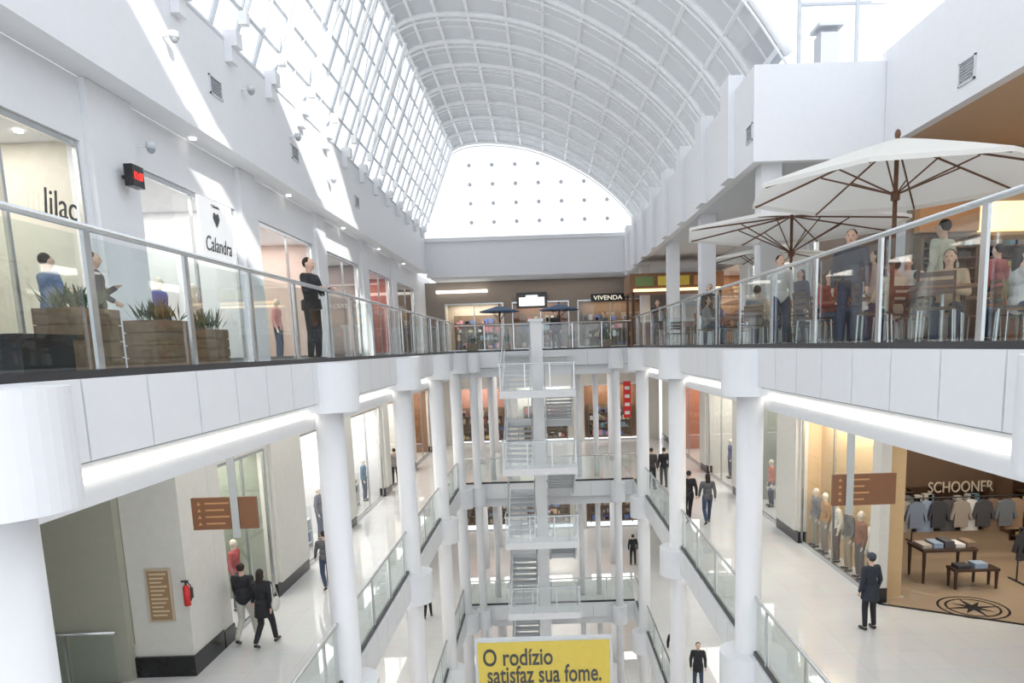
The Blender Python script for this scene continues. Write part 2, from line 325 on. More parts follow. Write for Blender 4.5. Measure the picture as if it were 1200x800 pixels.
for i in range(11):
    y=YV0+1.15+i*(YV1-YV0-.2)/11; T(MB().path([(p.x,y,p.y-.03) for p in prof],.025,4).build('roof_batten',RIB),'thin white curved batten between the roof trusses','batten','battens of the barrel roof')
# far wall, arched window
b=MB().box((XB,41.5,4.0),(4.9,41.8,6.05)); b.box((XB,41.35,5.9),(4.9,41.499,6.1)); b.box((XB,41.4,4.0),(4.9,41.499,4.15)); ST(b,'wall_back',WH)
w=root('window_2',(0,41.7,6.1),'',''); del w['label'],w['category']; w['kind']='structure'
MB().quad(*([(-6.3,41.7,6.05),(5.7,41.7,6.05)]+[(p.x,41.7,p.y) for p in prof[::-1]])).build('glass',GR,w)
m=MB()
for x in [-5+1.25*k for k in range(9)]:
    zt=min(prof,key=lambda p:abs(p.x-x)).y; m.tube((x,41.7,6.05),(x,41.7,zt),.008,n=5)
for z in (6.9,7.9,8.9,9.9): xe=max(p.x for p in prof if p.y>=z); m.tube((-5.5,41.7,z),(xe,41.7,z),.008,n=5)
m.build('mullions',RIB,w); m=MB()
for x in [-3.75+1.25*k for k in range(7)]:
    for z in (6.9,7.9,8.9,9.9):
        if z<min(prof,key=lambda p:abs(p.x-x)).y-.5: m.ball((x,41.55,z),(.11,.05,.11))
m.build('fittings',WHG,w)
# ---------------- right upper walls ----------------
b=MB().box((4.65,16.61,3.8),(4.85,41.49,5.75)); b.box((4.65,16.4,3.8),(7.45,16.6,5.75)); b.box((7.45,-2,4.0),(7.65,16.39,5.95)); b.box((7.451,16.4,4.0),(7.65,16.6,5.95))
for k in range(8):
    y=18.0+3*k; b.box((4.5,y,3.81),(4.649,y+.8,6.1)); b.box((4.65,y,5.76),(4.85,y+.8,6.1))
ST(b,'wall_right',WH); ST(MB().box((4.86,16.61,3.85),(8.2,41.6,3.95)),'ceiling',WHG); ST(MB().box((7.651,-2,4.01),(14,17,4.1)),'ceiling',WARMSOF)
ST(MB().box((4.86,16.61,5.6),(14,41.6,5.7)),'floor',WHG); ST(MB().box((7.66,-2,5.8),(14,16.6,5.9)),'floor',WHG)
w=root('window_3',(8,16.5,5.8),'',''); del w['label'],w['category']; w['kind']='structure'
MB().quad((5.75,16.9,5.8),(14,16.9,5.8),(14,16.9,10),(5.75,16.9,10)).build('glass',GR,w); m=MB()
for x in (5.75,7.0,8.2,9.4,10.6): m.tube((x,16.9,5.8),(x,16.9,10),.045,n=6)
for z in (5.85,7.1,8.3): m.tube((5.75,16.9,z),(14,16.9,z),.04,n=6)
m.build('mullions',WHG,w)
q=P(970,52,Y=24); q=V((q.x,24,0)); zt=P(970,30,Y=24).z
r=root('chimney',(q.x,24,5.7),'grey rooftop chimney with flat cap seen through the glazing','chimney'); MB().box((q.x-.28,23.8,5.71),(q.x+.28,24.4,zt-.25)).build('stack',GREYV,r); MB().box((q.x-.38,23.7,zt-.1),(q.x+.38,24.5,zt)).build('cap',GREYV,r); MB().box((q.x-.25,23.9,zt-.25),(q.x+.25,24.3,zt-.1)).build('cap_support',GREYV,r)
vent(XL(1,7.45),P(1134,83,X=7.45).y,P(1134,83,X=7.45).z,.5,.4,'grey air vent on the near right upper wall')
vent(XL(1,4.65),P(879,157,X=4.65).y,P(879,157,X=4.65).z,.45,.36,'grey air vent past the corner of the right upper wall')
for k,y in enumerate((16.8,23,29,37)):
    T(MB().box((4.95,y,ZF[0]),(5.4,y+.5,3.849)).build('pillar',WH),'square white pillar under the right upper wall, %s from the camera'%ORD[k],'pillar','square pillars of the right top gallery')
MR=XL(1,8.2); UR=[(17.6,22.6),(24,29),(30.5,38)]
wallrun('wall_right',MR,UR,16.81,YE,ZF[0],3.3,3.9,WH)
for (a,b_),n,bk in zip(UR,['the nearest upper right shop','the second upper right shop','the farthest upper right shop'],[DWOOD,CREAM,mat('brown_back',(.4,.2,.1))]): shop(MR,a,b_,ZF[0],3.28,2.5,bk,n,e=24)
ST(MB().box((12.5,-2,ZF[0]),(12.7,16.6,4.0)),'wall_right',mat('food_wall',(.3,.22,.15))); ST(MB().box((8.2,16.61,ZF[0]),(14,16.8,4.0)),'wall_right',mat('food_wall2',(.36,.29,.22)))
for k in range(3): fill_light((10,3+5*k,3.95),3,2,70)
for k in range(4):
    y=4+3*k; r=root('food_counter',(11.8,y,ZF[0]),'lit food stall counter on the right back wall, %s from the camera'%ORD[k],'counter')
    MB().box((11.3,y-1.2,ZF[0]),(12.4,y+1.2,1.0)).build('counter',[WOOD,DWOOD,SIGNB,LWOOD][k],r); MB().box((12.1,y-1.2,2.3),(12.45,y+1.2,3.0)).build('menu_board',[LAMP,YEL,RED,ORG][k],r); MB().box((11.25,y-1.25,1.0),(12.45,y+1.25,1.06)).build('top',STEEL,r)
for k,(x,m_) in enumerate(((8.9,DWOOD),(10.3,WOOD),(11.7,SIGNB))):
    r=root('food_stall',(x,16.2,ZF[0]),'%s food stall from the left against the end wall behind the parasols'%ORD[k],'stall')
    MB().box((x-.65,15.9,ZF[0]),(x+.65,16.5,1.0)).build('counter',m_,r); MB().box((x-.65,16.3,2.2),(x+.65,16.55,2.8)).build('menu_board',[ORG,WARM,YEL][k],r); shelfunit(YF(16.0),x-.6,x+.6,.58,1.02,1.1,'the %s food stall behind the parasols'%ORD[k])
# unseen translucent roof, added; its slot is shaped to throw the sun streak
b=MB().box((-6.3,-3,9),(7.6,7.2,9.05)); b.box((-6.3,8.6,9),(7.6,15,9.05)); ST(b,'ceiling',NEARR)
ST(MB().box((-6.36,-2,ZT+.01),(-6.5,9,9)),'wall_left',WH); ST(MB().box((7.46,-3,5.96),(7.6,16.5,8.99)),'wall_right',NEARR); ST(MB().box((-11,-3,ZF[3]),(14,-2.9,8.99)),'wall_sun_block',NEARR)  # unseen end wall added to stop sun from behind the camera
# ---------------- far top gallery shops ----------------
MF=YF(44.); UF=[(-5.8,-2.3),(-1.8,1.6),(2.1,6)]
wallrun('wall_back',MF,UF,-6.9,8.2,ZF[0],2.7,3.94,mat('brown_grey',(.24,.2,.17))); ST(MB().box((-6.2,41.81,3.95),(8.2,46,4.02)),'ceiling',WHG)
for (a,b_),n,bk,ee in zip(UF,['the far left end shop','the far middle end shop','the far right end shop'],[mat('amber_back',(.5,.42,.32)),WOOD,mat('amber2',(.22,.13,.07))],(26,14,14)): shop(MF,a,b_,ZF[0],2.7,1.8,bk,n,e=ee)
r=root('shop_sign',(-.7,43.7,2.3),'small dark and white framed emblem sign at the far end of the top gallery','sign')
MB().box((-1.5,43.75,2.3),(.3,43.85,3.2)).build('panel',BLACK,r)
MB().prism([(-.75,0),(-.75,.5),(-.35,.5),(-.35,.62),(.35,.62),(.35,.5),(.75,.5),(.75,0)],lambda a,b,t:(a-.6,43.7+t,2.42+b),.04).build('emblem',mat('sign_white',(1,1,1),emit=.8),r)
r=root('shop_sign',(3.9,43.7,2.4),'dark fascia sign with pale lettering at the far right end','sign'); MB().box((2.9,43.8,2.55),(4.9,43.95,3.0)).build('panel',BLACK,r); text('VIVENDA',GOLD,r,(3.9,43.78,2.77),(1,0,0),1.7,.02,.26)
ST(MB().box((-6.2,43.6,3.3),(-3.2,43.9,3.45)),'trim_7',COVE)
# ---------------- middle gallery left ----------------
WL=6.85; ML2=XL(-1,WL); L2=[(14.9,17.5),(19.9,24),(25.2,30),(31.2,36),(37.4,43)]
ST(MB().box((-WL,13.16,ZF[1]),(-7.95,14.39,ZF[0]-1.15)),'wall_left',CREAM); ST(MB().box((-WL+.03,13.1,ZF[1]),(-7.98,14.42,ZF[1]+.4)),'baseboard_left',BLACK)
wallrun('wall_left',ML2,L2,14.4,YE,ZF[1],-2.2,-1.29,CREAM,BLACK)
ST(MB().box((-10.99,-2,ZF[1]),(-10.8,12.94,-1.29)).box((-10.99,12.95,ZF[1]),(-7.96,13.14,-1.29)),'wall_left',OLIVE)
ST(MB().box((-WL,5,ZF[1]),(-7.7,9.2,-1.29)),'wall_left',CREAM); ST(MB().box((-WL+.03,5,ZF[1]),(-7.73,9.23,ZF[1]+.4)),'baseboard_left',BLACK)
n2=['the nearest middle left shop','the second middle left shop','the third middle left shop','the fourth middle left shop','the farthest middle left shop']
for i,((a,b_),n,bk) in enumerate(zip(L2,n2,[mat('olive_b',(.3,.33,.27)),WH,WH,CREAM,WOOD])):
    shop(ML2,a,b_,ZF[1],-2.2,2.6,bk,n,e=36)
    if i in (1,2,3): shelfunit(ML2,a+.3,b_-1.6,1.0,ZF[1],1.3,'the window of '+n,WHG,3)
p=P(188,697,Y=13.15); r=root('wall_poster',p,'tall tan notice poster on the black-based pier','poster'); MB().box(p+V((-.24,-.03,-.52)),p+V((.24,-.001,.52))).build('frame',mat('beige_frame',(.6,.5,.38)),r); MB().box(p+V((-.2,-.035,-.48)),p+V((.2,-.031,.48))).build('print',mat('print_tan',(.38,.24,.13)),r)
for k in range(11): MB().box(p+V((-.16,-.038,.4-k*.08)),p+V((.16-.05*(k%3),-.036,.43-k*.08))).build('text_line',mat('print_pale',(.75,.6,.4)),r)
p=P(219,697,Y=13.0); r=root('fire_extinguisher',p-V((0,0,.25)),'red fire extinguisher hung on the pier beside the poster','extinguisher'); MB().tube(p-V((0,0,.2)),p+V((0,0,.14)),.06,n=16).ball(p+V((0,0,.14)),.06).build('cylinder',RED,r,True); MB().tube(p+V((0,0,.18)),p+V((0,0,.27)),.02).box(p+V((-.08,-.02,.25)),p+V((.05,.02,.28))).build('valve',DARK,r); MB().path([p+V((.03,0,.25)),p+V((.1,-.02,.18)),p+V((.09,-.03,-.1))],.012).build('hose',DARK,r); MB().box(p+V((-.05,.05,-.1)),p+V((.05,.15,.1))).build('bracket',DARK,r)
for px,py,l in ((264,601,'left'),(1012,573,'right')):
    p=P(px,py,X=-5.2 if l=='left' else 5.2); r=root('directory_sign',p,'brown hanging directory sign with arrows over the %s walkway'%l,'sign','hanging directory signs')
    MB().box(p+V((-.52,-.03,-.26)),p+V((.52,.03,.26))).build('panel',SIGNB,r)
    xo=.18 if l=='left' else -.25
    MB().box((p.x+xo-.06,p.y-.06,p.z-.4),(p.x+xo+.06,p.y-.035,-1.29)).build('hanger',STEEL,r)
    for k in range(4):
        z=p.z+.17-k*.11; MB().box((p.x-.3,p.y-.035,z-.012),(p.x-.3+.38-.08*(k%2),p.y-.031,z+.012)).build('text_line',ORG,r); MB().prism([(-.03,-.025),(.0,.03),(.03,-.025)],lambda a,b,t:(p.x-.4+a,p.y-.035+t,z+b),.004).build('arrow',ORG,r)
# ---------------- middle gallery right, clothing store ----------------
WR=7.4; MR2=XL(1,WR); R2=[(16.25,20.9),(22.9,27),(28.4,33),(34.4,41)]
wallrun('wall_right',MR2,R2,15.8,YE,ZF[1],-2.0,-1.29,CREAM,BLACK)
ST(MB().box((WR,15.79,-2.0),(WR+.2,11.2,-1.29)),'wall_right',CREAM); ST(MB().box((WR,-2,ZF[1]),(WR+.2,10.3,-1.29)).box((10.0,13.6,ZF[1]),(10.4,14.2,-1.29)).box((10.1,9,ZF[1]),(10.3,13.59,-1.29)),'wall_right',CREAM); ST(MB().box((9.96,13.56,ZF[1]),(10.44,14.24,ZF[1]+.8)),'baseboard_right',BLACK)
n3=['the beige display window on the right','the second middle right shop','the third middle right shop','the farthest middle right shop']
for i,((a,b_),n,bk) in enumerate(zip(R2,n3,[mat('beige_back',(.7,.5,.28)),mat('g2',(.3,.32,.28)),CREAM,mat('r2',(.5,.2,.12))])): shop(MR2,a,b_,ZF[1],-2.0,.62 if i==0 else 2.6,bk,n,e=26,goods=i>0)
m=MB().prism([(WR+.23,15.7),(WR+.05,15.75),(9.95,14.2),(13.8,14.2),(13.8,22),(8.2,22),(8.2,16.1),(WR+.23,16.08)],lambda a,b,t:(a,b,ZF[1]+.001+t),.005); ST(m,'floor',FLW)
ST(MB().prism([(WR,15.7),(9.95,14.12),(9.95,14.22),(WR,15.8)],lambda a,b,t:(a,b,ZF[1]+.001+t),.012),'trim_6',BLACK)
ST(MB().box((8.15,22,ZF[1]),(13.99,22.2,-1.29)).box((13.8,10,ZF[1]),(13.99,21.99,-1.29)).box((8.15,16.3,ZF[1]),(8.19,21.99,-1.29)),'wall_shop',mat('store_wall',(.16,.1,.065)))
for k in range(3): fill_light((11,14.5+2.7*k,-1.35),3.5,2,80,(1,.9,.74))
r=root('shop_sign',(12,21.9,-4),'raised pale lettering sign on the clothing store back wall','sign'); c=P(1126,570,Y=21.85); text('SCHOONER',mat('sign_lit',(.62,.54,.43),emit=.1),r,c,(1,0,0),2.0,.015,.34,bold=0)
c=P(1140,712,Z=ZF[1]); r=root('floor_inlay',c,'dark compass star inlaid in the clothing store floor','floor inlay')
m=MB(); N=28
for a in (.72,.56):
    for k in range(N):
        t,u=k*6.2832/N,(k+1)*6.2832/N; m.quad(*[(c.x+rr*math.cos(x),c.y+rr*math.sin(x),c.z+.010) for rr,x in ((a,t),(a,u),(a-.05,u),(a-.05,t))])
m.build('ring',BLACK,r); m=MB(); m.quad(*[(c.x+(.64 if k%4==0 else (.45 if k%2==0 else .15))*math.cos(k*6.2832/16),c.y+(.64 if k%4==0 else (.45 if k%2==0 else .15))*math.sin(k*6.2832/16),c.z+.011) for k in range(16)]); m.build('star',BLACK,r)
def rack(x0,x1,y,z,h,label):
    r=root('clothes_rack',((x0+x1)/2,y,z),label,'clothes rack')
    for x in (x0,x1): MB().tube((x,y,z+.03),(x,y,z+h),.02).box((x-.02,y-.3,z+.008),(x+.02,y+.3,z+.04)).build('upright',DARK,r)
    MB().tube((x0,y,z+h),(x1,y,z+h),.018).build('rail',DARK,r)
shirt=[(-.1,0),(-.24,-.07),(-.36,-.5),(-.28,-.53),(-.21,-.28),(-.22,-.72),(.22,-.72),(.21,-.28),(.28,-.53),(.36,-.5),(.24,-.07),(.1,0)]
def garment(x,y,z,col,label,grp,s=1.):
    r=root('hanging_garment',(x,y,z-.76*s),label,'garment',grp)
    MB().prism(shirt,lambda a,b,t:(x+a*.85*s,y-.04+t,z-.08+b*s),.07).build('cloth',cm(col),r); MB().path([(x-.15,y,z-.1),(x,y,z-.04),(x+.15,y,z-.1)],.008).tube((x,y,z-.05),(x,y,z+.0),.005).build('hanger',DARK,r)
cols=[(.05,.05,.06),(.55,.5,.45),(.25,.3,.4),(.35,.45,.6),(.06,.06,.07),(.1,.1,.11),(.4,.35,.3),(.85,.85,.85),(.08,.08,.09),(.3,.2,.14),(.2,.22,.25),(.45,.3,.2)]
cn=['black','pale grey','slate blue','light blue','black','charcoal','taupe','white','black','brown','dark grey','tan']
rack(9.0,12.8,19.0,ZF[1],1.68,'long clothes rail across the clothing store')
for k in range(12): garment(9.25+k*.3,18.95+.1*(k%2),ZF[1]+1.67,cols[k],'%s hanging top, %s from the left on the long rail of the clothing store'%(cn[k],ORD[k]),'garments on the long rail',1.0+.09*((k*2)%4))
rack(11.3,13.2,16.9,ZF[1],1.35,'low clothes rail at the right of the clothing store')
for k in range(8): garment(11.45+k*.22,16.9,ZF[1]+1.34,cols[(k*3)%10],'hanging top, %s from the left on the low rail of the clothing store'%ORD[k],'garments on the low rail')
rack(9.1,10.6,20.6,ZF[1],1.5,'short clothes rail near the back left of the clothing store')
for k in range(5): garment(9.3+k*.27,20.6,ZF[1]+1.49,cols[(k*5+2)%12],'hanging top, %s from the left on the short back rail of the clothing store'%ORD[k],'garments on the short back rail')
for k in range(2): shelfunit(YF(22),8.6+k*2.5,10.9+k*2.5,-.02,ZF[1],1.35,'the clothing store, %s bay of the back wall'%ORD[k],DWOOD,3)
shelfunit(XL(1,13.78),16.5,20.5,-.02,ZF[1],2.0,'the clothing store along its right wall',DWOOD); shelfunit(XL(-1,-8.21),17.3,18.7,-.02,ZF[1],2.0,'the clothing store behind the display window',DWOOD)
a=P(1078,683,Z=ZF[1]); b_=P(1150,683,Z=ZF[1])
def table(x0,x1,y0,y1,z,h,m,label):
    r=root('display_table',((x0+x1)/2,(y0+y1)/2,z),label,'table'); MB().box((x0,y0,z+h-.06),(x1,y1,z+h)).build('top',m,r)
    for x in (x0+.05,x1-.05):
        for y in (y0+.05,y1-.05): MB().tube((x,y,z+.007),(x,y,z+h-.06),.03,.045).build('leg',m,r)
    return r
table(a.x,b_.x-.1,a.y-.1,a.y+.7,ZF[1],.85,DWOOD,'tall dark wooden display table in the clothing store'); table(a.x+.5,b_.x+.15,a.y-.6,a.y-.2,ZF[1],.5,DWOOD,'low dark wooden display table in front of the taller one')
for k in range(5): T(MB().box((a.x+.06+k*.27,a.y+.05,ZF[1]+.85),(a.x+.29+k*.27,a.y+.5,ZF[1]+.93+.04*(k%3))).build('folded_garment',cm(cols[(k*2+1)%10])),'%s folded garment from the left on the tall dark table'%ORD[k],'garment','folded garments on the dark table')
for k in range(2): T(MB().box((a.x+.6+k*.4,a.y-.55,ZF[1]+.5),(a.x+.9+k*.4,a.y-.25,ZF[1]+.58+.04*k)).build('folded_garment',cm(cols[(k*3)%10])),'%s folded garment from the left on the low dark table'%ORD[k],'garment','folded garments on the low table')
# ---------------- lower levels walls & end walls ----------------
for li in (2,3):
    z=ZF[li]; zt=z+3.8; ztop=ZF[li-1]-1.15
    for sd,nm in ((-1,'left'),(1,'right')):
        M=XL(sd,7.2); sp_=[(14,19),(21,27),(29,36)]; wallrun('wall_'+nm,M,sp_,-2,YE,z,zt,ztop,CREAM,BLACK)
        for k,(a,b_) in enumerate(sp_): shop(M,a,b_,z,zt,2,[WOOD,CREAM,WH][k],'the %s shop on the %s side of the %s'%(ORD[k],nm,LN[li]),goods=False)
for li in (1,2,3):
    z=ZF[li]; zt=z+3.6; M=YF(YE-.2); sp_=[(-6,-2.4),(-1.8,1.8),(2.4,6)]; wallrun('wall_back',M,sp_,-6.8,7.2,z,zt,ZF[li-1]-1.15,CREAM)
    for k,(a,b_) in enumerate(sp_): shop(M,a,b_,z,zt,1.8,[mat('eb1',(.4,.2,.15)),CREAM,WOOD][k],'the %s shop across the far end of the %s'%(['left','middle','right'][k],LN[li]),goods=(li<3),e=25)
r=root('banner',(5,44,-4),'narrow red vertical banner with white marks at the far right end','banner'); MB().box((4.75,44,-4.4),(5.2,44.04,-2.2)).build('panel',RED,r)
for k in range(4): MB().box((4.83,43.97,-4.2+.5*k),(5.12,43.999,-4.0+.5*k)).build('mark',WH,r)
MB().tube((4.97,44.02,-2.2),(4.97,44.02,-1.29),.02).build('hanger',STEEL,r)
for li in (1,2,3):
    for sd in (-1,1): fill_light((sd*5.5,16,ZF[li-1]-1.2),2.2,34,235,(1,.995,.985))  # long fill lights added to brighten the galleries
    fill_light((0,39,ZF[li-1]-1.15),6,10,175,(1,.99,.97))
fill_light((0,43,3.9),9,1,45)
# ---------------- stair tower ----------------
r=root('staircase',(0,28.8,ZF[3]),'white dog-leg staircase climbing around a central mast with glass balustrades','staircase')
MB().box((-.25,28.9,ZF[3]),(.21,29.3,1.0)).build('mast',WH2,r); MB().box((-.32,28.8,1.0),(.28,29.4,1.1)).build('mast_cap',WH,r)
YA,YB=27.9,30.6
def flight(x0,x1,ya,yb,za,zb):
    m=MB(); 
    for x in (x0,x1-.06): m.rings([[ (x,ya,za-.32),(x+.06,ya,za-.32),(x+.06,ya,za+.04),(x,ya,za+.04)],[(x,yb,zb-.32),(x+.06,yb,zb-.32),(x+.06,yb,zb+.04),(x,yb,zb+.04)]])
    fl=m.build('flight',WH,r); n=9
    for k in range(1,n):
        y=ya+(yb-ya)*k/n; z=za+(zb-za)*k/n; MB().box((x0+.06,y-.17,z-.07),(x1-.06,y+.17,z)).build('tread',TREAD,fl)
    for x in (x0+.02,x1-.02):
        MB().quad((x,ya,za+.05),(x,yb,zb+.05),(x,yb,zb+1.0),(x,ya,za+1.0)).build('glass_panel',GS,fl); MB().tube((x,ya,za+1.02),(x,yb,zb+1.02),.03).build('handrail',STEEL,fl)
def landing(y0,y1,z,gy):
    l=MB().box((-1.45,y0,z-.26),(1.4,y1,z)).build('landing',WH,r)
    for x,a,b in [(-1.43,y0,y1),(1.38,y0,y1)]: MB().quad((x,a,z),(x,b,z),(x,b,z+1),(x,a,z+1)).build('glass_panel',GS,l); MB().tube((x,a,z+1.02),(x,b,z+1.02),.03).build('handrail',STEEL,l)
    if gy is not None:
        MB().quad((-1.43,gy,z),(1.38,gy,z),(1.38,gy,z+1),(-1.43,gy,z+1)).build('glass_panel',GS,l); MB().tube((-1.43,gy,z+1.02),(1.38,gy,z+1.02),.03).build('handrail',STEEL,l)
        for x in (-1.4,-.48,.45,1.35): MB().box((x-.02,gy-.03,z),(x+.02,gy-.005,z+1)).build('post',STEEL,l)
for i in range(3):
    zt=ZF[i]; h=ZF[i]-ZF[i+1]
    landing(YB,31.99,zt,None); landing(YB,31.7,zt-h/2,31.68)
    for j in (0,1):
        a=zt-j*h/2; landing(27.1,YA,a-h/4,27.12); flight(-1.4,-.28,YB,YA,a,a-h/4); flight(.24,1.37,YA,YB,a-h/4,a-h/2)
r.location.x=-.25
# ---------------- yellow advert ----------------
yc=16.; a=P(556,748,Y=yc); b_=P(717,748,Y=yc); zt=(a.z+b_.z)/2; cx=(a.x+b_.x)/2; hw=(b_.x-a.x)/2
r=root('advertising_sign',(cx,yc,ZF[3]),'yellow advertising board with black lettering in a pale frame','sign')
MB().box((cx-hw,yc,zt-1.9),(cx+hw,yc+.15,zt)).build('frame',WHG,r); MB().box((cx-hw+.06,yc-.02,zt-1.84),(cx+hw-.06,yc-.001,zt-.06)).build('panel',YEL,r)
for s in (-1,1): MB().tube((cx+s*(hw-.3),yc+.08,ZF[3]),(cx+s*(hw-.3),yc+.08,zt-1.9),.06).build('post',STEEL,r)
text('O rodízio',INK,r,(cx-hw+.17+.82,yc-.03,zt-.42),(1,0,0),1.62,.004,.42,bold=.014); text('satisfaz sua fome.',INK,r,(cx-.0,yc-.03,zt-.85),(1,0,0),2.66,.004,.44,bold=.014)
# ---------------- umbrellas, tables, chairs ----------------
def umbrella(loc,rad,apex,rim,canm,label,grp=None,ph=.2):
    r=root('parasol',(0,0,0),label,'parasol',grp); N=8
    MB().tube((0,0,0),(0,0,.08),.32,n=20).tube((0,0,.08),(0,0,.35),.05).build('base',DARK,r); MB().tube((0,0,.08),(0,0,apex),.03).build('pole',RIBW,r,True)
    m=MB(); rs=[]
    for t in (.06,.35,.7,1.0):
        z=apex-(apex-rim)*(t**1.08); rs.append([(rad*t*math.cos(k*6.28318/N+ph),rad*t*math.sin(k*6.28318/N+ph),z) for k in range(N)])
    for q in rs: m.v+=q
    for i in range(3):
        for j in range(N): m.f.append((i*N+j,i*N+(j+1)%N,(i+1)*N+(j+1)%N,(i+1)*N+j))
    m.f.append(tuple(range(N))); m.build('canopy',canm,r)
    v=MB(); a=rs[3]; bb=[(x*1.005,y*1.005,z-.06) for x,y,z in a]
    for j in range(N): v.quad(a[j],a[(j+1)%N],bb[(j+1)%N],bb[j])
    v.build('valance',canm,r)
    for k in range(N):
        c,s_=math.cos(k*6.28318/N+ph),math.sin(k*6.28318/N+ph)
        MB().tube((rad*.03*c,rad*.03*s_,apex-.06),(rad*.98*c,rad*.98*s_,rim-.05),.015,n=6).build('rib',RIBW,r); MB().tube((0,0,apex-.75),(rad*.5*c,rad*.5*s_,(apex+rim)/2-.07),.012,n=6).build('strut',RIBW,r)
    MB().tube((0,0,apex-.82),(0,0,apex-.7),.06).build('hub',RIBW,r); MB().ball((0,0,apex+.05),(.04,.04,.07)).build('finial',RIBW,r,True); r.location=loc; return r
z0=ZF[0]
p=P(1052,160,Y=10.5); umbrella((p.x,10.5,z0),2.0,p.z+.12,2.2,CANV,'largest cream parasol nearest the camera on the right')
p=P(928,249,Y=14.9); umbrella((p.x,14.9,z0),2.15,p.z+.12,2.32,CANV,'middle cream parasol just past the largest one')
p=P(900,288,Y=20.5); umbrella((p.x,20.5,z0),1.5,p.z+.12,2.4,CANV,'smallest farthest cream parasol near the white pillar')
BLUE=mat('blue_canvas',(.08,.13,.22),.7)
for px,l in ((585,'left'),(655,'right')):
    p=P(px,358,Y=37); umbrella((p.x,37,z0),1.0,2.25,1.98,BLUE,'dark blue parasol at the far end, %s of the two'%l)
ctab=root('cafe_table',(0,0,0),'round cafe table','table'); MB().tube((0,0,.72),(0,0,.75),.4,n=24).build('top',WOOD,ctab); MB().tube((0,0,.03),(0,0,.72),.03).build('pedestal',STEEL,ctab); MB().tube((0,0,0),(0,0,.03),.24,n=20).build('base',DARK,ctab)
def mkchair(m,name):
    c=root('cafe_chair',(0,0,0),name,'chair'); MB().box((-.21,-.21,.43),(.21,.21,.46)).build('seat',m,c)
    bk=MB()
    for x in (-.19,.19): bk.tube((x,-.2,.46),(x,-.27,.86),.015)
    for k in range(3): bk.box((-.19,-.27,.6+k*.1),(.19,-.24,.66+k*.1))
    bk.build('backrest',m,c)
    for x in (-.18,.18):
        for y in (-.18,.18): MB().tube((x*1.08,y*1.1,0),(x,y,.43),.014).build('leg',STEEL,c)
    return c
chA=mkchair(DWOOD,'dark slatted cafe chair'); chB=mkchair(WOOD,'brown wooden slatted cafe chair')
tabs=[(9.2,9.0),(5.15,9.5),(7.3,10.0),(5.1,11.9),(7.2,12.6),(4.95,16.3),(4.95,18.7),(6.6,22.7),(9.3,11.9),(7.3,15.0),(9.7,14.2),(4.95,24.6),(7.1,18.4),(5.2,27.2)]
for i,(x,y) in enumerate(tabs):
    l='round wooden cafe table, %s from the camera in the right gallery'%ORD[i]
    if i==0: ctab.location=(x,y,z0); ctab['label']=l; ctab['group']='round cafe tables'
    else: dup(ctab,(x,y,z0),0,l,'round cafe tables')
    for k in range(4):
        a=.6+k*math.pi/2+i*.4; src=chA if i%2 else chB; q=(x+.8*math.cos(a),y+.8*math.sin(a),z0); rz=a+math.pi/2
        dup(src,q,rz,'%s slatted cafe chair at the %s round table'%('dark' if i%2 else 'brown wooden',ORD[i]),'four chairs at the %s round table'%ORD[i])
for c in (chA,chB):
    for o in list(c.children): bpy.data.objects.remove(o)
    bpy.data.objects.remove(c)
# kiosk
r=root('kiosk',(6,34.5,z0),'wide wooden kiosk with warm lit canopy band in the right gallery','kiosk'); MB().box((3.95,33.2,2.3),(8.15,35.6,3.1)).build('canopy',WOOD,r); MB().box((4.2,33.4,z0),(8.0,35.4,.95)).build('counter',WOOD,r); MB().box((4.1,33.14,2.3),(8.0,33.19,2.42)).build('light_strip',WARM,r)
for k,(x0,x1,mm) in enumerate(((4.2,5.0,mat('kiosk_green',(.2,.28,.1))),(5.2,6.6,YEL),(6.8,7.8,ORG))): MB().box((x0,33.12,2.55),(x1,33.19,2.95)).build('sign_panel',mm,r)
fill_light((6,34.4,2.28),3.5,1.6,60,(1,.8,.5))
for x in (4.1,8.0):
    for y in (33.3,35.5): MB().box((x-.06,y-.06,z0),(x+.06,y+.06,2.3)).build('post',DWOOD,r)
# planters on left
def planter(x,y,w,d,h,ph,label,grp='wooden planters on the left gallery',n=70):
    r=root('planter',(x,y,z0),label,'planter',grp); b=MB()
    for k in range(4): b.box((x-w/2,y-d/2,z0+k*h/4+.004),(x+w/2,y+d/2,z0+(k+1)*h/4-.008))
    b.box((x-w/2+.02,y-d/2+.02,z0),(x+w/2-.02,y+d/2-.02,z0+h-.03)); b.build('box',LWOOD,r); m=MB()
    for k in range(n):
        a=random.uniform(0,6.28); rr=random.uniform(0,.5)*min(w,d); q=V((x+rr*math.cos(a),y+rr*math.sin(a)*d/w,z0+h-.02)); t=q+V((random.uniform(-.3,.3)*w,random.uniform(-.3,.3)*d,random.uniform(.4,1)*ph)); s_=V((random.uniform(-.02,.02),random.uniform(-.02,.02),0)); mid=(q+t)/2
        m.quad(q,mid+s_,t,mid-s_)
    m.build('foliage',LEAF,r)
planter(-4.95,7.9,.5,.7,.7,.3,'tall wooden planter with leafy plants nearest on the left',n=110); planter(-5.2,10.0,.55,.7,.66,.34,'second wooden planter with leafy plants on the left',n=110); planter(-5.3,11.6,.5,.5,.58,.4,'third smaller wooden planter on the left')
T(MB().box((-6.7,6.2,z0),(-4.4,6.9,.2)).box((-6.7,6.1,.201),(-4.35,7.0,.25)).build('low_cabinet',BLACK),'low black cabinet behind the nearest left railing glass','cabinet')
for k in range(5):
    x=-3.2+1.5*k; planter(x,33.2 if k!=1 else 33.6,.5,.4,.4,.5,'green potted planter behind the far top railing, %s from the left'%ORD[k],'planters behind the far top railing')
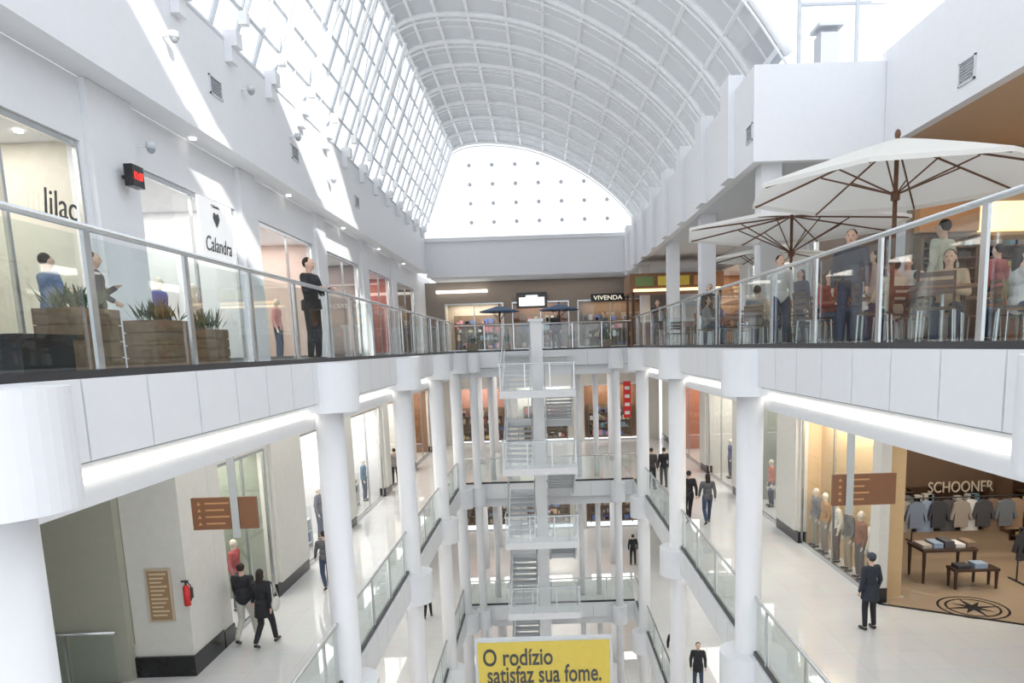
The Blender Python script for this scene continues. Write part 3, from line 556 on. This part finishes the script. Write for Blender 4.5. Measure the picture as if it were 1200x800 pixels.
# ---------------- people ----------------
SH=mat('shoe_black',(.02,.02,.02),.4)
def person(label,loc,rz,H,top,bot,hair=(.03,.02,.015),pose='stand',coat=0,longh=False,hat=None,bag=None,skin=None,vox=.014,name='person',cat='person',grp=None):
    skin=skin or SKIN; r=root(name,(0,0,0),label,cat,grp); k=H/1.75; q=lambda x,y,z:V((x,y,z))
    def rm(mb,nm,m,vs=vox):
        mb.v=[(x*k,y*k,z*k) for x,y,z in mb.v]; o=mb.build(nm,m,r,True); md=o.modifiers.new('r','REMESH'); md.mode='VOXEL'; md.voxel_size=vs; md.use_smooth_shade=True
        sm=o.modifiers.new('s','SMOOTH'); sm.factor=.5; sm.iterations=3; return o
    dz=-.43 if pose=='sit' else 0; lg={}; ar={}
    for s in (-1,1):
        if pose=='walk' and s==1: L=[q(.09,0,.93),q(.1,.15,.52),q(.1,.24,.1),q(.11,.39,.06)]
        elif pose=='walk': L=[q(-.09,0,.93),q(-.1,.03,.5),q(-.1,-.26,.17),q(-.11,-.13,.04)]
        elif pose=='sit': L=[q(s*.1,0,.52),q(s*.12,.43,.52),q(s*.12,.42,.09),q(s*.13,.56,.04)]
        else: L=[q(s*.09,0,.93),q(s*.11,.02,.5),q(s*.12,-.01,.09),q(s*.14,.13,.04)]
        lg[s]=L
        sh=q(s*.18,0,1.42+dz)
        if pose=='walk': A_=[sh,q(s*.23,-s*.1,1.15),q(s*.23,-s*.1+.14 if s==-1 else -.12,.93)]
        elif pose=='rail': A_=[sh,q(s*.26,.06,1.17),q(s*.2,.26,1.22)]
        elif pose=='sit': A_=[sh,q(s*.24,.1,1.15+dz),q(s*.12,.3,1.16+dz)]
        elif pose=='hold': A_=[sh,q(s*.24,.0,1.15),q(s*.1,.22,1.2)]
        elif pose=='lean': A_=[sh,q(s*.24,.05,1.15),q(s*(.2 if s>0 else .1),.24,1.02 if s>0 else 1.24)]
        else: A_=[sh,q(s*.24,-.03,1.14),q(s*.24,.05,.9)]
        ar[s]=A_
    b=MB()
    b.ball((0,.01,1.64+dz),(.076,.093,.108)); b.ball((0,.035,1.575+dz),(.052,.055,.05)); b.cap((0,.1,1.645+dz),(0,.112,1.615+dz),.012,.017)
    for s in (-1,1): b.ball((s*.077,0,1.635+dz),(.014,.022,.032))
    b.cap((0,-.01,1.44+dz),(0,0,1.56+dz),.058,.052)
    def torso(m,e):
        m.ball((0,0,1.33+dz),(.165+e,.105+e,.15+e)); m.ball((0,0,1.14+dz),(.135+e,.095+e,.16+e)); m.ball((0,-.01,.98+dz),(.155+e,.11+e,.13+e)); m.cap((-.15,0,1.41+dz),(.15,0,1.41+dz),.055+e)
    torso(b,-.01)
    for s in (-1,1):
        L=lg[s]; A_=ar[s]; b.cap(L[0],L[1],.075,.052); b.cap(L[1],L[2],.052,.036); b.cap(L[2]-V((0,.03,.03)),L[3],.036,.03)
        b.cap(A_[0],A_[1],.045,.036); b.cap(A_[1],A_[2],.036,.026)
        d=(A_[2]-A_[1]).normalized(); pc=A_[2]+d*.05; b.ball(pc,(.03,.03,.042) if abs(d.z)>.5 else (.035,.042,.022))
        sd_=d.cross(V((1,0,0))).normalized() if abs(d.z)>.5 else V((1,0,0)); cu=V((-s*.02,0,0)) if abs(d.z)>.5 else V((0,0,-.03))
        for i,l in enumerate((.055,.068,.062,.045)):
            o=pc+d*.03+sd_*((i-1.5)*.019); b.cap(o,o+d*l*.55,.0095,.009); b.cap(o+d*l*.55,o+d*l+cu,.009,.008)
        b.cap(pc+sd_*.025,pc+sd_*.055+d*.03,.011,.009)
    rm(b,'body',skin)
    for s in (-1,1): MB().ball((s*.03*k,.094*k,(1.65+dz)*k),(.011,.008,.008)).build('eye',INK,r,True)
    MB().ball((0,.094*k,(1.578+dz)*k),(.022,.008,.006)).build('mouth',mat('lips',(.45,.15,.13)),r,True)
    j=MB(); torso(j,.022)
    for s in (-1,1): A_=ar[s]; j.cap(A_[0],A_[1],.068,.056); j.cap(A_[1],A_[2]-(A_[2]-A_[1])*.06,.054,.042)
    if coat:
        j.tube((0,-.01,1.05),(0,0,1.0-coat),.165,.2 if coat>.25 else .175,16)
    rm(j,'jacket',cm(top))
    t=MB(); t.ball((0,-.01,.98+dz),(.165,.12,.12))
    for s in (-1,1): L=lg[s]; t.cap(L[0],L[1],.095,.07); t.cap(L[1],L[2]+V((0,0,.03)),.069,.055)
    rm(t,'trousers',cm(bot))
    for s in (-1,1):
        sh=MB(); L=lg[s]; sh.cap(L[2]+V((0,-.03,-.04)),L[3],.044,.036)
        sh.v=[(x,y,max(z,.002)) for x,y,z in sh.v]; rm(sh,'shoe',SH)
    h=MB(); h.ball((0,-.022,1.665+dz),(.086,.092,.095)); 
    if longh: h.ball((0,-.065,1.52+dz),(.085,.05,.15)); h.ball((0,-.04,1.6+dz),(.09,.07,.1))
    if hair is not None: rm(h,'hair',cm(hair))
    if hat: hh=MB(); hh.ball((0,-.012,1.70+dz),(.098,.108,.085)); hh.tube((0,-.01,1.66+dz),(0,-.01,1.70+dz),.1,.1,16); rm(hh,'hat',cm(hat))
    if bag:
        x=.3*k; bg=root('shoulder_bag',(0,0,0),bag[1],'bag'); MB().ball((x,-.02,.98*k),(.06,.17,.15)).build('pouch',cm(bag[0]),bg,True); MB().path([(x,-.14,1.05*k),(x*.85,-.06,1.35*k),(x*.68,0,1.49*k),(x*.85,.06,1.35*k),(x,.12,1.05*k)],.012).build('strap',cm(bag[0]),bg,True); bg.location=loc; bg.rotation_euler=(0,0,rz)
    r.location=loc; r.rotation_euler=(0,0,rz); return r
K=(.02,.02,.025); G=(.12,.12,.13); Wt=(.8,.8,.8); J=(.05,.07,.13)
def at(px,py,li): v=P(px,py,Z=ZF[li]); v.z=ZF[li]; return v
person('man in dark suit standing with hands on the left top railing',(-4.27,13.75,ZF[0]),-math.pi/2-.25,1.9,K,K,pose='rail',coat=.12,vox=.011)
person('man in dark jacket and pale trousers walking beside the woman with the shoulder bag',at(291,752,1),.0,1.74,K,(.6,.58,.52),pose='walk')
person('woman in black coat with long hair walking on the middle left floor',at(313,757,1),-.1,1.68,K,K,pose='walk',coat=.3,longh=True,bag=((.7,.68,.62),'pale shoulder bag carried by the woman on the left walkway'))
person('person in grey half hidden behind a left column on the middle floor',at(384,690,1),.5,1.55,G,J,pose='walk')
person('person in light coat near the far left shops of the middle floor',at(464,568,1),.2,1.7,(.35,.3,.28),K)
person('person in dark hooded coat and knit cap seen from behind outside the clothing store',at(1018,737,1),.3,1.62,(.03,.035,.05),K,coat=.3,hat=(.06,.07,.1),vox=.012)
person('woman with long hair walking away on the middle right floor',at(829,614,1),0,1.72,G,J,pose='walk',longh=True)
person('man in black walking beside the long haired woman on the middle right floor',at(807,612,1),.1,1.78,K,K,pose='walk',coat=.15)
person('person in dark clothes farthest right of the group by the middle right railing',at(778,571,1),.3,1.7,K,G)
person('person in dark clothes at the left of the group by the middle right railing',at(764,573,1),-.6,1.75,(.07,.06,.06),K)
person('person in black walking on the lower left floor',at(502,724,2),0,1.7,K,K,pose='walk',coat=.2)
person('person in black walking on the lower right floor by the railing',(4.35,24.6,ZF[2]),math.pi,1.7,K,G,pose='walk')
person('person in a dark coat on the lower right floor nearer the shops',at(818,810,2),3.0,1.75,K,J,coat=.25)
person('distant person in dark clothes on the lower right floor',at(742,662,2),0,1.7,K,K)
# top gallery people
person('person in black shirt standing behind the left planters, farther of two',(-6.3,10.55,z0),-1.2,1.66,(.05,.05,.06),K,pose='lean')
person('person in blue top behind the left planters, nearer of two',(-6.3,9.55,z0),-.5,1.52,(.12,.18,.32),K,pose='lean')
person('standing man in pale shirt seen from behind among the right cafe tables',(6.0,11.15,z0),.5,1.82,(.6,.6,.5),(.25,.25,.25),vox=.012)
person('standing person in white by the far right cafe tables',(8.1,11.2,z0),-.8,1.7,Wt,J,pose='hold')
for n,(x,y,c_,rz,l) in enumerate(((4.45,10.7,(.08,.08,.1),2.6,'black'),(6.1,13.6,(.45,.4,.35),1.2,'beige'),(4.5,14.0,(.7,.7,.7),3.3,'pale grey'),(6.0,17.2,(.1,.12,.2),2.0,'navy'),(8.4,13.7,(.35,.1,.1),.4,'dark red'),(4.8,21.2,(.06,.06,.06),2.9,'very dark'),(10.6,12.9,(.2,.2,.22),1.1,'charcoal'),(8.0,16.2,(.6,.55,.5),2.2,'sand coloured'),(7.2,20.6,(.15,.15,.16),.8,'dark grey'),(4.6,29.5,(.05,.05,.06),3.0,'ink black'))):
    person('%s standing person in the right cafe area, wearing a %s top'%(ORD[n],l),(x,y,z0),rz,1.66+.02*n,c_,J,longh=n%2==1)
cc=['blue','white','black','red','green','grey','cream','navy','white','brown','blue','pink','black','grey','white','olive','tan','dark blue','white','black']; cv=[(.15,.2,.3),(.75,.75,.75),(.05,.05,.05),(.35,.08,.06),(.2,.25,.12),(.35,.35,.36),(.7,.65,.5),(.04,.06,.15),(.8,.8,.8),(.25,.15,.08),(.2,.3,.5),(.6,.35,.35),(.04,.04,.04),(.3,.3,.3),(.8,.8,.8),(.2,.2,.1),(.5,.38,.25),(.06,.08,.2),(.8,.8,.8),(.04,.04,.04)]
for n,(i,k) in enumerate(((8,1),(2,1),(2,3),(3,0),(4,2),(5,1),(3,2),(7,2),(8,3),(10,2),(9,1),(0,1),(5,3),(6,0),(9,3),(4,0),(1,0),(12,0),(12,2),(6,2))):
    x,y=tabs[i]; a=.6+k*math.pi/2+i*.4
    person('diner in %s top seated at the %s round cafe table'%(cc[n],ORD[i]),(x+.78*math.cos(a),y+.78*math.sin(a),z0-.02),a+math.pi/2,1.72,cv[n],J,pose='sit',longh=n%3==1)
person('waiter in black standing at the far end of the top gallery',(.6,34.5,z0),math.pi,1.75,K,K,vox=.02)
person('person in dark clothes standing by the right far end cafe area',(2.9,35,z0),2.5,1.7,G,J,vox=.02)
# mannequins
def manq(x,y,z,rz,top,bot,label): person(label,(x,y,z),rz,1.75,top,bot,hair=None,skin=MANQ,name='mannequin',cat='mannequin',vox=.018)
for k,(a,c,b2) in enumerate(((16.8,(.7,.62,.5),(.2,.15,.1)),(17.5,(.3,.12,.06),(.1,.08,.07)),(18.2,(.15,.14,.13),(.4,.3,.2)),(19.0,(.75,.7,.6),(.15,.1,.08)),(19.8,(.45,.25,.1),(.3,.25,.2)),(20.5,(.2,.2,.22),(.35,.3,.22)))): manq(7.74,a,ZF[1],math.pi/2,c,b2,'dressed mannequin, %s from the camera in the beige display window on the right'%ORD[k])
for k,(a,c) in enumerate(((13.8,(.6,.1,.1)),(14.8,(.1,.15,.45)),(16.2,(.7,.6,.5)))): manq(-7.6,a,z0,-math.pi/2,c,J,'dressed mannequin, %s from the camera in the second upper left shop window'%ORD[k])
for k,(a,c) in enumerate(((19.4,(.75,.2,.25)),(21.2,(.8,.4,.4)))): manq(-7.6,a,z0,-math.pi/2,c,J,'dressed mannequin, %s from the camera in the third upper left shop window'%ORD[k])
for k,(a,c) in enumerate(((15.6,(.2,.2,.2)),(16.7,(.5,.1,.1)),(23.2,(.15,.15,.2)),(29.2,(.1,.2,.3)))): manq(-7.5,a,ZF[1],-math.pi/2,c,J,'dressed mannequin, %s from the camera in the middle left shop windows'%ORD[k])
for k,(a,c) in enumerate(((23.8,(.2,.2,.2)),(25.8,(.5,.15,.1)),(29.5,(.7,.7,.65)),(31.6,(.15,.15,.3)))): manq(8.1,a,ZF[1],math.pi/2,c,J,'dressed mannequin, %s from the camera in the far middle right windows'%ORD[k])
# ---------------- light ----------------
W=bpy.data.worlds.new('world'); S.world=W; W.use_nodes=True; bg=W.node_tree.nodes['Background']; bg.inputs[0].default_value=(.94,.97,1,1); bg.inputs[1].default_value=1.5
sl=bpy.data.lights.new('sun','SUN'); sl.energy=4.5; sl.angle=.02; sl.color=(1,.97,.9); so=bpy.data.objects.new('sun',sl); C.objects.link(so)
so.rotation_euler=V((-1.2,1.5,-1.0)).to_track_quat('-Z','Y').to_euler()
